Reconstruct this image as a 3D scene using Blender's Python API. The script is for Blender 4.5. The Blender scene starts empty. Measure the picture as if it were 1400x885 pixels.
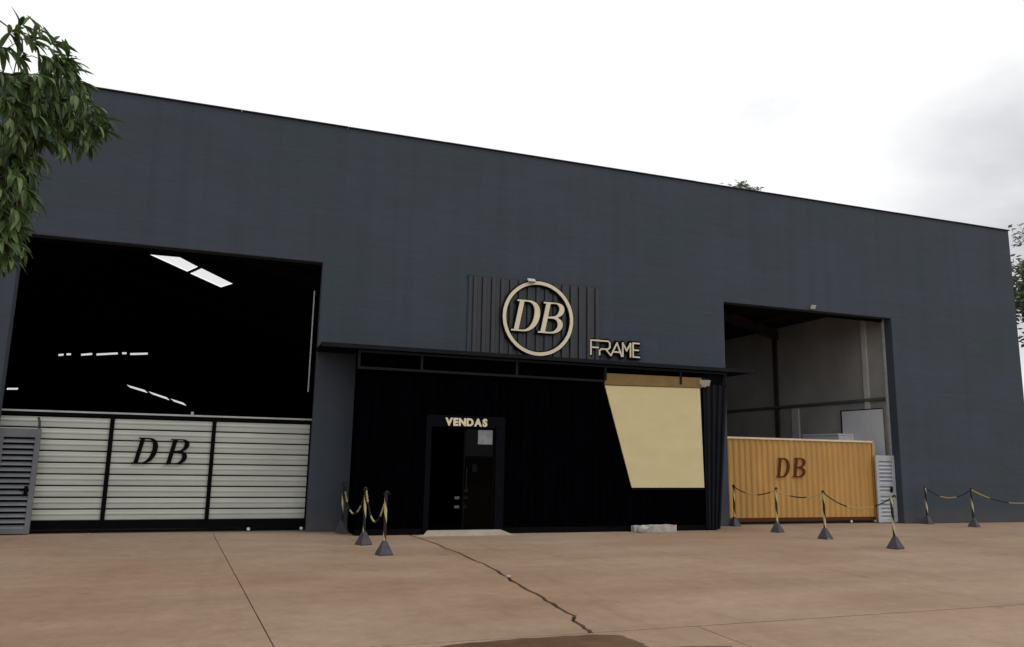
import bpy, bmesh, math, random
from mathutils import Vector, Matrix
random.seed(7)
SC = bpy.context.scene
COL = SC.collection
R = math.radians

# ------------------------------------------------------------------ camera
FPX, YAW, PITCH, ROLL, CAMD, EYE = 1046.9, 0.3378, 0.17155, 0.01912, 16.603, 1.6
CX, CY = 700.0, 442.5
FW = Vector((math.sin(YAW)*math.cos(PITCH), math.cos(YAW)*math.cos(PITCH), math.sin(PITCH)))
_r = Vector((math.cos(YAW), -math.sin(YAW), 0)); _u = _r.cross(FW)
RT = _r*math.cos(ROLL) + _u*math.sin(ROLL)
UP = -_r*math.sin(ROLL) + _u*math.cos(ROLL)
EYEP = Vector((0, -CAMD, EYE))
cd = bpy.data.cameras.new('camera'); cam = bpy.data.objects.new('camera', cd); COL.objects.link(cam)
cd.sensor_fit = 'HORIZONTAL'; cd.sensor_width = 36; cd.lens = FPX/1400*36
cd.clip_start = 0.1; cd.clip_end = 5000
M3 = Matrix((RT, UP, -FW)).transposed()
cam.matrix_world = Matrix.Translation(EYEP) @ M3.to_4x4()
SC.camera = cam

def ray(x, y): return FW*FPX + RT*(x-CX) - UP*(y-CY)
def onY(x, y, Y=0.0):
    v = ray(x, y); return EYEP + v*((Y+CAMD)/v.y)
def onX(x, y, X):
    v = ray(x, y); return EYEP + v*(X/v.x)
def onZ(x, y, Z=0.0):
    v = ray(x, y); return EYEP + v*((Z-EYE)/v.z)

# ------------------------------------------------------------------ sky, sun, exposure
SUN_EL, SUN_AZ = R(56), R(128)       # azimuth clockwise from +y
w = bpy.data.worlds.new('World'); SC.world = w; w.use_nodes = True
nt = w.node_tree; nt.nodes.clear()
def N(t, **k):
    n = nt.nodes.new(t)
    for a, b in k.items(): setattr(n, a, b)
    return n
L = lambda a, b: nt.links.new(a, b)
out = N('ShaderNodeOutputWorld'); bg = N('ShaderNodeBackground'); bg.inputs['Strength'].default_value = 0.092
sky = N('ShaderNodeTexSky', sky_type='NISHITA', sun_disc=False, sun_elevation=SUN_EL, sun_rotation=SUN_AZ)
tc = N('ShaderNodeTexCoord'); mp = N('ShaderNodeMapping'); mp.inputs['Scale'].default_value = (1.0, 1.0, 2.2)
L(tc.outputs['Generated'], mp.inputs['Vector'])
nz = N('ShaderNodeTexNoise'); nz.inputs['Scale'].default_value = 2.0; nz.inputs['Detail'].default_value = 7; nz.inputs['Roughness'].default_value = .52
nz.inputs['Distortion'].default_value = .5
L(mp.outputs[0], nz.inputs['Vector'])
# a broad bank of grey cloud low over the right end of the building
bank = ray(1500, 320).normalized()
dt = N('ShaderNodeVectorMath', operation='DOT_PRODUCT'); dt.inputs[1].default_value = bank
L(tc.outputs['Generated'], dt.inputs[0])
mr = N('ShaderNodeMapRange', interpolation_type='SMOOTHSTEP'); mr.inputs[1].default_value = .958; mr.inputs[2].default_value = .999; mr.inputs[3].default_value = 0; mr.inputs[4].default_value = .46
L(dt.outputs['Value'], mr.inputs[0])
sb = N('ShaderNodeMath', operation='ADD'); L(nz.outputs['Fac'], sb.inputs[0]); L(mr.outputs[0], sb.inputs[1])
cr = N('ShaderNodeValToRGB'); e = cr.color_ramp.elements
e[0].position = .66; e[0].color = (11.6, 11.6, 11.7, 1); e[1].position = 1.0; e[1].color = (6.0, 6.05, 6.3, 1)
L(sb.outputs[0], cr.inputs[0])
mx = N('ShaderNodeMix', data_type='RGBA'); mx.inputs[0].default_value = .93
L(sky.outputs[0], mx.inputs[6]); L(cr.outputs[0], mx.inputs[7]); L(mx.outputs[2], bg.inputs['Color']); L(bg.outputs[0], out.inputs[0])
sd = bpy.data.lights.new('sun', 'SUN'); sd.energy = 1.0; sd.angle = R(22); sd.color = (1, .965, .92)
so = bpy.data.objects.new('sun', sd); COL.objects.link(so)
sdir = Vector((math.sin(SUN_AZ)*math.cos(SUN_EL), math.cos(SUN_AZ)*math.cos(SUN_EL), math.sin(SUN_EL)))
so.rotation_euler = sdir.to_track_quat('Z', 'Y').to_euler(); so.location = (20, -30, 40)
vs = SC.view_settings; vs.view_transform = 'Standard'; vs.look = 'None'; vs.exposure = 0.0; vs.gamma = 1.0; vs.use_curve_mapping = False
SC.cycles.max_bounces = 8; SC.cycles.use_denoising = True

# ------------------------------------------------------------------ materials
def mat(name, col, rough=.8, spec=.3, metal=0, noise=None, bump=None, col2=None):
    """noise = (scale, amount, detail[, stretch xyz]); bump = (scale, strength)"""
    m = bpy.data.materials.new(name); m.use_nodes = True; t = m.node_tree
    b = t.nodes['Principled BSDF']
    b.inputs['Base Color'].default_value = (*col, 1); b.inputs['Roughness'].default_value = rough
    b.inputs['Metallic'].default_value = metal; b.inputs['Specular IOR Level'].default_value = spec
    g = t.nodes.new('ShaderNodeNewGeometry')
    if noise:
        mpn = t.nodes.new('ShaderNodeMapping'); t.links.new(g.outputs['Position'], mpn.inputs[0])
        if len(noise) > 3: mpn.inputs['Scale'].default_value = noise[3]
        n = t.nodes.new('ShaderNodeTexNoise'); n.inputs['Scale'].default_value = noise[0]; n.inputs['Detail'].default_value = noise[2]; n.inputs['Roughness'].default_value = .62
        t.links.new(mpn.outputs[0], n.inputs['Vector'])
        r_ = t.nodes.new('ShaderNodeValToRGB'); a = noise[1]
        c2 = col2 or tuple(c*(1+a) for c in col); c1 = tuple(c*(1-a) for c in col) if not col2 else col
        r_.color_ramp.elements[0].position = .32; r_.color_ramp.elements[1].position = .68
        r_.color_ramp.elements[0].color = (*c1, 1); r_.color_ramp.elements[1].color = (*c2, 1)
        t.links.new(n.outputs['Fac'], r_.inputs[0]); t.links.new(r_.outputs[0], b.inputs['Base Color'])
        rr = t.nodes.new('ShaderNodeMapRange'); rr.inputs[3].default_value = max(.05, rough-.1); rr.inputs[4].default_value = min(1, rough+.1)
        t.links.new(n.outputs['Fac'], rr.inputs[0]); t.links.new(rr.outputs[0], b.inputs['Roughness'])
    if bump:
        n2 = t.nodes.new('ShaderNodeTexNoise'); n2.inputs['Scale'].default_value = bump[0]; n2.inputs['Detail'].default_value = 6
        t.links.new(g.outputs['Position'], n2.inputs['Vector'])
        bp = t.nodes.new('ShaderNodeBump'); bp.inputs['Strength'].default_value = bump[1]; bp.inputs['Distance'].default_value = .02
        t.links.new(n2.outputs['Fac'], bp.inputs['Height']); t.links.new(bp.outputs[0], b.inputs['Normal'])
    return m

M = {}
def facade_mat():
    m = bpy.data.materials.new('facade_paint'); m.use_nodes = True; t = m.node_tree; b = t.nodes['Principled BSDF']
    g = t.nodes.new('ShaderNodeNewGeometry')
    def noise(scale, det, st, rough=.6):
        mpn = t.nodes.new('ShaderNodeMapping'); t.links.new(g.outputs['Position'], mpn.inputs[0]); mpn.inputs['Scale'].default_value = st
        n = t.nodes.new('ShaderNodeTexNoise'); n.inputs['Scale'].default_value = scale; n.inputs['Detail'].default_value = det; n.inputs['Roughness'].default_value = rough
        t.links.new(mpn.outputs[0], n.inputs['Vector']); return n.outputs['Fac']
    def ramp(src, stops):
        r_ = t.nodes.new('ShaderNodeValToRGB'); el = r_.color_ramp.elements
        for e_, (p_, c_) in zip(el, stops): e_.position = p_; e_.color = (*c_, 1)
        t.links.new(src, r_.inputs[0]); return r_.outputs[0]
    def mix(kind, f, a, c):
        x_ = t.nodes.new('ShaderNodeMix'); x_.data_type = 'RGBA'; x_.blend_type = kind
        if isinstance(f, float): x_.inputs[0].default_value = f
        else: t.links.new(f, x_.inputs[0])
        t.links.new(a, x_.inputs[6])
        if isinstance(c, tuple): x_.inputs[7].default_value = (*c, 1)
        else: t.links.new(c, x_.inputs[7])
        return x_.outputs[2]
    c = ramp(noise(.6, 7, (.6, 1, 1.4)), [(.34, (.041, .0545, .064)), (.66, (.048, .056, .077))])
    c = mix('MULTIPLY', 1.0, c, ramp(noise(2.2, 6, (.5, 1, 3.5), .65), [(.32, (.965, .97, .97)), (.68, (1.04, 1.04, 1.035))]))      # roller laps
    c = mix('MULTIPLY', 1.0, c, ramp(noise(1.0, 6, (3.2, 3, .10), .6), [(.30, (.93, .935, .94)), (.55, (1.03, 1.03, 1.03))]))     # rain streaks
    sz = t.nodes.new('ShaderNodeSeparateXYZ'); t.links.new(g.outputs['Position'], sz.inputs[0])
    mr_ = t.nodes.new('ShaderNodeMapRange'); mr_.inputs[1].default_value = .45; mr_.inputs[2].default_value = 0; mr_.inputs[4].default_value = .55
    t.links.new(sz.outputs['Z'], mr_.inputs[0])
    ml = t.nodes.new('ShaderNodeMath'); ml.operation = 'MULTIPLY'; t.links.new(mr_.outputs[0], ml.inputs[0]); t.links.new(noise(3, 8, (1, 1, 1), .7), ml.inputs[1])
    c = mix('MIX', ml.outputs[0], c, (.13, .085, .06))                                                                            # red dust splashed up from the yard
    t.links.new(c, b.inputs['Base Color']); b.inputs['Roughness'].default_value = .82; b.inputs['Specular IOR Level'].default_value = .2
    n1 = noise(11, 7, (.7, 1, 1.2)); bp = t.nodes.new('ShaderNodeBump'); bp.inputs['Strength'].default_value = .3; bp.inputs['Distance'].default_value = .014
    t.links.new(n1, bp.inputs['Height']); bp2 = t.nodes.new('ShaderNodeBump'); bp2.inputs['Strength'].default_value = .12; bp2.inputs['Distance'].default_value = .09
    t.links.new(noise(1.4, 4, (.5, 1, 2.4)), bp2.inputs['Height']); t.links.new(bp.outputs[0], bp2.inputs['Normal']); t.links.new(bp2.outputs[0], b.inputs['Normal'])
    return m
M['facade'] = facade_mat()
M['coping'] = mat('coping_metal', (.02, .023, .028), .5, .3, noise=(3, .2, 3))
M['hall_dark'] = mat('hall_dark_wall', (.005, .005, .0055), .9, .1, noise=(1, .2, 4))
M['roof'] = mat('roof_sheet', (.03, .028, .028), .8, .1, noise=(1, .2, 4))
M['hall_wall'] = mat('hall_plaster', (.335, .325, .31), .9, .15, noise=(.7, .16, 6), bump=(10, .3))
M['beam'] = mat('beam_paint', (.10, .10, .10), .8, .2, noise=(2, .2, 4))
M['column'] = mat('column_steel', (.05, .035, .032), .7, .2, noise=(2, .2, 4))
M['pilaster'] = mat('pilaster_plaster', (.50, .49, .47), .9, .15, noise=(1.5, .12, 5))
M['galv'] = mat('galvanised_rail', (.42, .43, .44), .45, .5, .3, noise=(5, .2, 4))
M['black'] = mat('black_metal', (.0025, .0025, .0032), .6, .04, noise=(2, .3, 4))
M['blacksheet'] = mat('black_sheet', (.0010, .0010, .0018), .6, .0, noise=(1.4, .4, 5, (3, 1, .5)))
M['fascia'] = mat('fascia_steel', (.0085, .0085, .012), .6, .08, noise=(4, .2, 3))
M['doorframe'] = mat('door_surround', (.0040, .0044, .0065), .6, .02, noise=(3, .15, 4))
M['beige'] = mat('beige_panel', (.56, .475, .265), .7, .25, noise=(1.1, .05, 5, (1, 1, 2.5)))
M['brown'] = mat('shutter_header', (.19, .12, .045), .7, .2, noise=(3, .15, 4))
M['signsheet'] = mat('sign_sheet', (.015, .0175, .025), .40, .5, noise=(2, .2, 5, (3, 1, .6)))
M['gold'] = mat('cream_letter', (.66, .58, .42), .55, .35, noise=(4, .06, 4))
M['letterblack'] = mat('black_letter', (.003, .0025, .0025), .6, .05)
M['letterbrown'] = mat('brown_letter', (.085, .024, .006), .6, .08)
M['slat'] = mat('pale_slat', (.37, .385, .35), .5, .35, noise=(1.6, .10, 6, (.5, 1, 3)))
M['rail'] = mat('pale_rail', (.36, .36, .34), .5, .4, noise=(4, .15, 4))
M['orange'] = mat('ochre_sheet', (.41, .225, .064), .5, .3, noise=(1.2, .14, 6, (2, 1, .5)))
M['cream'] = mat('cream_rail', (.62, .52, .36), .5, .3, noise=(4, .1, 4))
M['greygate'] = mat('grey_gate', (.115, .122, .135), .55, .35, noise=(3, .15, 5))
M['palegate'] = mat('pale_grey_gate', (.36, .38, .40), .55, .35, noise=(3, .12, 5))
M['white'] = mat('white_board', (.66, .67, .70), .6, .3, noise=(1.5, .05, 4))
M['wheel'] = mat('wheel_nylon', (.6, .6, .58), .5, .3, noise=(8, .1, 3))
M['concrete'] = mat('pale_concrete', (.37, .345, .32), .9, .2, noise=(6, .2, 7), bump=(30, .8))
M['ramp'] = mat('ramp_concrete', (.34, .28, .23), .9, .2, noise=(3, .15, 7), bump=(30, .4))
M['lamp'] = mat('lamp_body', (.46, .43, .38), .4, .4, noise=(8, .1, 3))
M['lampglass'] = mat('lamp_glass', (.5, .5, .5), .15, .5)
M['base'] = mat('stanchion_base', (.062, .056, .066), .75, .25, noise=(9, .25, 4))
M['yellow'] = mat('yellow_plastic', (.48, .37, .14), .6, .3)
M['blackpl'] = mat('black_plastic', (.012, .011, .012), .6, .25)
M['soil'] = mat('ground_soil', (.17, .12, .085), .95, .1, noise=(.4, .25, 8), bump=(8, .4))
M['joint'] = mat('joint_dirt', (.05, .025, .014), .95, .1, noise=(4, .3, 5))
M['floor'] = mat('hall_floor', (.16, .14, .13), .8, .2, noise=(.8, .2, 5))
M['bark'] = mat('bark', (.085, .065, .05), .95, .1, noise=(6, .35, 6, (1, 1, .3)), bump=(18, 1.0))

def slab_mat():
    m = bpy.data.materials.new('forecourt_concrete'); m.use_nodes = True; t = m.node_tree; b = t.nodes['Principled BSDF']
    g = t.nodes.new('ShaderNodeNewGeometry')
    def noise(scale, det, st, rough=.6):
        mpn = t.nodes.new('ShaderNodeMapping'); t.links.new(g.outputs['Position'], mpn.inputs[0]); mpn.inputs['Scale'].default_value = st
        n = t.nodes.new('ShaderNodeTexNoise'); n.inputs['Scale'].default_value = scale; n.inputs['Detail'].default_value = det; n.inputs['Roughness'].default_value = rough
        t.links.new(mpn.outputs[0], n.inputs['Vector']); return n.outputs['Fac']
    def ramp(src, stops):
        r_ = t.nodes.new('ShaderNodeValToRGB'); el = r_.color_ramp.elements
        while len(el) < len(stops): el.new(.5)
        for e_, (p_, c_) in zip(el, stops): e_.position = p_; e_.color = (*c_, 1)
        t.links.new(src, r_.inputs[0]); return r_.outputs[0]
    def mix(kind, f, a, c):
        x_ = t.nodes.new('ShaderNodeMix'); x_.data_type = 'RGBA'; x_.blend_type = kind
        if isinstance(f, float): x_.inputs[0].default_value = f
        else: t.links.new(f, x_.inputs[0])
        t.links.new(a, x_.inputs[6]); t.links.new(c, x_.inputs[7]); return x_.outputs[2]
    broad = ramp(noise(.22, 4, (1, 1, 1)), [(.34, (.258, .169, .109)), (.66, (.312, .229, .166))])
    swirl = ramp(noise(.55, 8, (.6, 1.8, 1), .6), [(.36, (.88, .86, .84)), (.64, (1.08, 1.07, 1.06))])
    fine = ramp(noise(5, 9, (1, 1, 1), .72), [(.3, (.86, .85, .83)), (.7, (1.12, 1.12, 1.12))])
    spots = ramp(noise(2.3, 3, (1, 1, 1)), [(.25, (.70, .66, .62)), (.33, (1, 1, 1))])
    c = mix('MULTIPLY', 1.0, broad, swirl); c = mix('MULTIPLY', 1.0, c, fine); c = mix('MULTIPLY', .8, c, spots)
    grit = ramp(noise(70, 4, (1, 1, 1), .8), [(.32, (.80, .79, .78)), (.66, (1.14, 1.14, 1.14))])
    stain = ramp(noise(.9, 6, (2.4, .35, 1), .55), [(.30, (.80, .77, .75)), (.44, (1, 1, 1))])
    c = mix('MULTIPLY', 1.0, c, grit); c = mix('MULTIPLY', .55, c, stain)
    t.links.new(c, b.inputs['Base Color']); b.inputs['Specular IOR Level'].default_value = .28
    mr_ = t.nodes.new('ShaderNodeMapRange'); mr_.inputs[3].default_value = .55; mr_.inputs[4].default_value = .9
    t.links.new(noise(.8, 5, (1, 1, 1)), mr_.inputs[0]); t.links.new(mr_.outputs[0], b.inputs['Roughness'])
    bp = t.nodes.new('ShaderNodeBump'); bp.inputs['Strength'].default_value = .35; bp.inputs['Distance'].default_value = .01
    t.links.new(noise(22, 8, (1, 1, 1), .7), bp.inputs['Height']); t.links.new(bp.outputs[0], b.inputs['Normal'])
    return m
M['slab'] = slab_mat()
M['mud'] = mat('wet_mud', (.098, .052, .027), .4, .4, noise=(2.2, .3, 7), bump=(9, .3))

def stripe_mat():
    m = bpy.data.materials.new('spiral_tape'); m.use_nodes = True; t = m.node_tree; b = t.nodes['Principled BSDF']
    c = t.nodes.new('ShaderNodeTexCoord'); s = t.nodes.new('ShaderNodeSeparateXYZ'); t.links.new(c.outputs['Object'], s.inputs[0])
    def mth(op, a, b_):
        n = t.nodes.new('ShaderNodeMath'); n.operation = op
        for i, v in enumerate((a, b_)):
            if v is None: continue
            if isinstance(v, (int, float)): n.inputs[i].default_value = v
            else: t.links.new(v, n.inputs[i])
        return n.outputs[0]
    ang = mth('DIVIDE', mth('ARCTAN2', s.outputs['Y'], s.outputs['X']), 2*math.pi)
    fr = mth('FRACT', mth('ADD', mth('MULTIPLY', s.outputs['Z'], 1.9), ang), None)
    msk = mth('GREATER_THAN', fr, .60)
    x_ = t.nodes.new('ShaderNodeMix'); x_.data_type = 'RGBA'; t.links.new(msk, x_.inputs[0])
    x_.inputs[6].default_value = (.014, .011, .012, 1); x_.inputs[7].default_value = (.46, .38, .20, 1)
    t.links.new(x_.outputs[2], b.inputs['Base Color']); b.inputs['Roughness'].default_value = .55; b.inputs['Specular IOR Level'].default_value = .3
    return m
M['stripe'] = stripe_mat()

def pane_mat(name, col, tr):
    m = bpy.data.materials.new(name); m.use_nodes = True; t = m.node_tree; t.nodes.clear()
    o = t.nodes.new('ShaderNodeOutputMaterial'); a = t.nodes.new('ShaderNodeBsdfTranslucent'); b = t.nodes.new('ShaderNodeBsdfTransparent'); x_ = t.nodes.new('ShaderNodeMixShader')
    a.inputs[0].default_value = (*col, 1); b.inputs[0].default_value = (*col, 1); x_.inputs[0].default_value = tr
    t.links.new(a.outputs[0], x_.inputs[1]); t.links.new(b.outputs[0], x_.inputs[2]); t.links.new(x_.outputs[0], o.inputs[0]); return m
M['skylight'] = pane_mat('translucent_sheet', (.74, .74, .74), .7)

def glass_mat():
    m = bpy.data.materials.new('door_glass'); m.use_nodes = True; t = m.node_tree; t.nodes.clear()
    o = t.nodes.new('ShaderNodeOutputMaterial'); a = t.nodes.new('ShaderNodeBsdfGlossy'); b = t.nodes.new('ShaderNodeBsdfTransparent'); x_ = t.nodes.new('ShaderNodeMixShader')
    a.inputs['Roughness'].default_value = .02; b.inputs[0].default_value = (.35, .36, .37, 1); x_.inputs[0].default_value = .006
    t.links.new(b.outputs[0], x_.inputs[1]); t.links.new(a.outputs[0], x_.inputs[2]); t.links.new(x_.outputs[0], o.inputs[0]); return m
M['glass'] = glass_mat()

def leaf_mat(name, dark, light):
    m = bpy.data.materials.new(name); m.use_nodes = True; t = m.node_tree; b = t.nodes['Principled BSDF']
    g = t.nodes.new('ShaderNodeNewGeometry'); oi = t.nodes.new('ShaderNodeObjectInfo')
    ad = t.nodes.new('ShaderNodeMath'); ad.operation = 'ADD'; fr = t.nodes.new('ShaderNodeMath'); fr.operation = 'FRACT'
    t.links.new(g.outputs['Random Per Island'], ad.inputs[0]); t.links.new(oi.outputs['Random'], ad.inputs[1]); t.links.new(ad.outputs[0], fr.inputs[0])
    r_ = t.nodes.new('ShaderNodeValToRGB'); r_.color_ramp.elements[0].color = (*dark, 1); r_.color_ramp.elements[1].color = (*light, 1)
    t.links.new(fr.outputs[0], r_.inputs[0]); t.links.new(r_.outputs[0], b.inputs['Base Color'])
    b.inputs['Roughness'].default_value = .45; b.inputs['Specular IOR Level'].default_value = .35
    tl = t.nodes.new('ShaderNodeBsdfTranslucent'); t.links.new(r_.outputs[0], tl.inputs[0])
    x_ = t.nodes.new('ShaderNodeMixShader'); x_.inputs[0].default_value = .28
    t.links.new(b.outputs[0], x_.inputs[1]); t.links.new(tl.outputs[0], x_.inputs[2]); t.links.new(x_.outputs[0], t.nodes['Material Output'].inputs[0]); return m
M['leaf'] = leaf_mat('mango_leaf', (.018, .042, .011), (.13, .20, .062))
M['leaf2'] = leaf_mat('tree_leaf', (.03, .05, .018), (.10, .13, .05))

# ------------------------------------------------------------------ mesh helpers
def tag(o, label=None, cat=None, group=None, kind=None):
    for k, v in (('label', label), ('category', cat), ('group', group), ('kind', kind)):
        if v: o[k] = v
    return o
def empty(name, loc=(0, 0, 0), rz=0):
    o = bpy.data.objects.new(name, None); COL.objects.link(o); o.location = loc; o.rotation_euler.z = rz; o.empty_display_size = .2
    return o
def link_mesh(name, me, m, parent=None, local=False, origin=None):
    o = bpy.data.objects.new(name, me); COL.objects.link(o)
    if m and not me.materials: me.materials.append(m)
    if parent:
        o.parent = parent
        if not local:
            p = Vector((0, 0, 0)); q = parent
            while q: p += q.location; q = q.parent
            o.location = -p
    return o
class MB:
    def __init__(s): s.v = []; s.f = []
    def add(s, vs, fs):
        n = len(s.v); s.v += [tuple(v) for v in vs]; s.f += [tuple(i+n for i in f) for f in fs]; return s
    def box(s, x0, x1, y0, y1, z0, z1):
        return s.add([(x0,y0,z0),(x1,y0,z0),(x1,y1,z0),(x0,y1,z0),(x0,y0,z1),(x1,y0,z1),(x1,y1,z1),(x0,y1,z1)],
                     [(0,3,2,1),(4,5,6,7),(0,1,5,4),(1,2,6,5),(2,3,7,6),(3,0,4,7)])
    def prism(s, pts, d):
        """closed solid: polygon pts (3d) swept by vector d"""
        n = len(pts); a = [Vector(p) for p in pts]; b = [p+Vector(d) for p in a]
        return s.add(a+b, [tuple(range(n)), tuple(range(2*n-1, n-1, -1))] + [(i, i+n, (i+1) % n+n, (i+1) % n) for i in range(n)])
    def tube(s, pts, rad, n=8, cap=True):
        pts = [Vector(p) for p in pts]
        if isinstance(rad, (int, float)): rad = [rad]*len(pts)
        rings = []; ref = None
        for i, p in enumerate(pts):
            d = (pts[min(i+1, len(pts)-1)]-pts[max(i-1, 0)]).normalized()
            if ref is None: ref = d.orthogonal().normalized()
            u = (ref-d*ref.dot(d)).normalized(); ref = u; v = d.cross(u)
            rings.append([p+(u*math.cos(2*math.pi*k/n)+v*math.sin(2*math.pi*k/n))*rad[i] for k in range(n)])
        fs = [(i*n+k, i*n+(k+1) % n, (i+1)*n+(k+1) % n, (i+1)*n+k) for i in range(len(pts)-1) for k in range(n)]
        if cap: fs += [tuple(range(n-1, -1, -1)), tuple(range((len(pts)-1)*n, len(pts)*n))]
        return s.add([q for r_ in rings for q in r_], fs)
    def mesh(s, name, m=None, smooth=False, bevel=0):
        me = bpy.data.meshes.new(name); me.from_pydata(s.v, [], s.f)
        bm = bmesh.new(); bm.from_mesh(me); bmesh.ops.recalc_face_normals(bm, faces=bm.faces)
        if bevel: bmesh.ops.bevel(bm, geom=[e_ for e_ in bm.edges if e_.is_manifold and e_.calc_face_angle(0) > .5], offset=bevel, segments=2, affect='EDGES', profile=.6)
        bm.to_mesh(me); bm.free()
        if m: me.materials.append(m)
        if smooth:
            for p in me.polygons: p.use_smooth = True
        return me
    def build(s, name, m, parent=None, smooth=False, bevel=0, local=False):
        return link_mesh(name, s.mesh(name, m, smooth, bevel), m, parent, local)

def corrugated(a, b, up0, up1, pitch, depth, nrm, thick=.002, flat=.36):
    """trapezoid-profiled sheet from a to b (bottom line), ribs running from height up0(u) to up1(u); nrm points outward"""
    a = Vector(a); b = Vector(b); d = b-a; ln = d.length; nrm = Vector(nrm); prof = []
    n = max(1, round(ln/pitch)); pt = ln/n
    for i in range(n):
        x = i*pt; prof += [(x, 0), (x+pt*flat, 0), (x+pt*.5, depth), (x+pt*(.5+flat), depth)]
    prof.append((ln, 0)); mb = MB(); vs = []; m = len(prof)
    for off in (0, -thick):
        for u, h in prof:
            q = a+d*(u/ln)+nrm*(h+off); t = u/ln
            vs.append(Vector((q.x, q.y, up0(t)))); vs.append(Vector((q.x, q.y, up1(t))))
    fs = []
    for i in range(m-1):
        fs.append((2*i, 2*i+2, 2*i+3, 2*i+1)); o = 2*m; fs.append((o+2*i, o+2*i+1, o+2*i+3, o+2*i+2))
        fs.append((2*i, o+2*i, o+2*i+2, 2*i+2)); fs.append((2*i+1, 2*i+3, o+2*i+3, o+2*i+1))
    fs.append((0, 1, 2*m+1, 2*m)); fs.append((2*m-2, 4*m-2, 4*m-1, 2*m-1))
    return mb.add(vs, fs)

# ---- lettering: flat outlines with counters, extruded
def arc(cx, cy, rx, ry, a0, a1, n=14, k=1.0):
    o = []
    for i in range(n+1):
        a = R(a0+(a1-a0)*i/n); c, s_ = math.cos(a), math.sin(a)
        o.append((cx+rx*math.copysign(abs(c)**k, c), cy+ry*math.copysign(abs(s_)**k, s_)))
    return o
def glyph(ch, stem, thin):
    sf = .085                     # serif overhang
    x0 = sf; x1 = sf+stem
    if ch == 'D':
        outer = [(0, 0)] + arc(.36, .5, .47, .5, -90, 90, 26, .9) + [(0, 1), (0, 1-thin), (x0, 1-thin), (x0, thin), (0, thin)]
        holes = [[(x1, thin)] + arc(.34, .5, .49-stem*1.25, .5-thin, -90, 90, 24, .9) + [(x1, 1-thin)]]
    else:
        outer = [(0, 0)] + arc(.40, .265, .38, .265, -90, 62, 18, .92) + arc(.40, .755, .335, .245, -62, 90, 18, .92) + [(0, 1), (0, 1-thin), (x0, 1-thin), (x0, thin), (0, thin)]
        holes = [[(x1, thin)] + arc(.38, .265, .40-stem*1.15, .265-thin, -90, 90, 16, .92) + [(x1, .53-thin)],
                 [(x1, .53)] + arc(.38, .758, .355-stem*1.15, .242-thin+.014, -90, 90, 16, .92) + [(x1, 1-thin)]]
    return outer, holes
def letter_mesh(ch, w_, h_, shear, stem, thin, depth, offset=0.0):
    """letter standing in local xz plane, front towards -y, base-left corner at the origin"""
    cu = bpy.data.curves.new('letter', 'CURVE'); cu.dimensions = '2D'; cu.fill_mode = 'BOTH'; cu.extrude = depth/2; cu.offset = offset
    o_, hs = glyph(ch, stem, thin)
    for lp in [o_]+hs:
        pts = []
        for x, y in lp:
            q = ((x+shear*y/ (w_/h_) )*w_, y*h_)
            if not pts or (abs(q[0]-pts[-1][0])+abs(q[1]-pts[-1][1])) > 1e-4: pts.append(q)
        sp = cu.splines.new('POLY'); sp.points.add(len(pts)-1); sp.use_cyclic_u = True
        for p_, q in zip(sp.points, pts): p_.co = (q[0], q[1], 0, 1)
    return curve_mesh(cu)
def curve_mesh(cu):
    ob = bpy.data.objects.new('letter', cu); COL.objects.link(ob)
    dg = bpy.context.evaluated_depsgraph_get(); me = bpy.data.meshes.new_from_object(ob.evaluated_get(dg))
    bpy.data.objects.remove(ob); bpy.data.curves.remove(cu)
    me.transform(Matrix.Rotation(R(90), 4, 'X')); return me
def place_mesh(name, me, m, parent, loc):
    me.materials.clear(); me.materials.append(m)
    o = bpy.data.objects.new(name, me); COL.objects.link(o); o.parent = parent
    p = Vector((0, 0, 0)); q = parent
    while q: p += q.location; q = q.parent
    o.location = Vector(loc)-p; return o

# ------------------------------------------------------------------ ground and forecourt
g = MB(); S = 1500
g.add([(-S, -S, -.16), (S, -S, -.16), (S, S, -.16), (-S, S, -.16)], [(0, 1, 2, 3)])
tag(g.build('ground', M['soil']), kind='structure')
fc = MB().box(-16, 27, -26, 0, -.3, -.03).build('forecourt', M['joint']); tag(fc, kind='structure')
def jitter_line(pts, n, amp, seed):
    rnd = random.Random(seed); o = []
    for (x0, y0), (x1, y1) in zip(pts[:-1], pts[1:]):
        for i in range(n):
            t = i/n; k = amp*(rnd.random()-.5)*2; o.append((x0+(x1-x0)*t+k, y0+(y1-y0)*t))
    o.append(pts[-1]); return o
JA = [(-.31, -.06), (-.24, -1.1), (.43, -9.80)]
JA2 = [(.43, -9.812), (1.3, -25.9)]
cpx = [(555, 730), (600, 745), (640, 762), (670, 776), (695, 790), (715, 803), (742, 817), (762, 830), (786, 842), (782, 848), (800, 860), (815, 868)]
JB = [(3.37, -.06)] + [tuple(onZ(*q)[:2]) for q in cpx]
JB[-1] = (JB[-1][0], -9.80)
rb = random.Random(3); jb = [JB[0]]
for a, b in zip(JB[:-1], JB[1:]):
    for i in range(1, 4):
        t = i/3; jb.append((a[0]+(b[0]-a[0])*t+(rb.random()-.5)*.05*(t < 1), a[1]+(b[1]-a[1])*t))
jb[-1] = (3.22, -9.80)
def slab(poly):
    mb = MB().prism([(x, y, 0) for x, y in poly], (0, 0, -.12)); me = mb.mesh('slab', M['slab'])
    return link_mesh('slab', me, M['slab'], fc)
off = lambda ln, d: [(x+d, y) for x, y in ln]
slab([(-15.9, -.06)] + off(JA, -.006) + [(-15.9, -9.80)])
slab(off(JA, .006) + [(p[0]-.018-.022*random.random(), p[1]) for p in reversed(jb)])
slab([(p[0]+.014+.016*random.random(), p[1]) for p in jb] + [(26.9, -9.55), (26.9, -.06)])
slab([(-15.9, -9.812)] + off(JA2, -.006) + [(-15.9, -25.9)])
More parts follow.
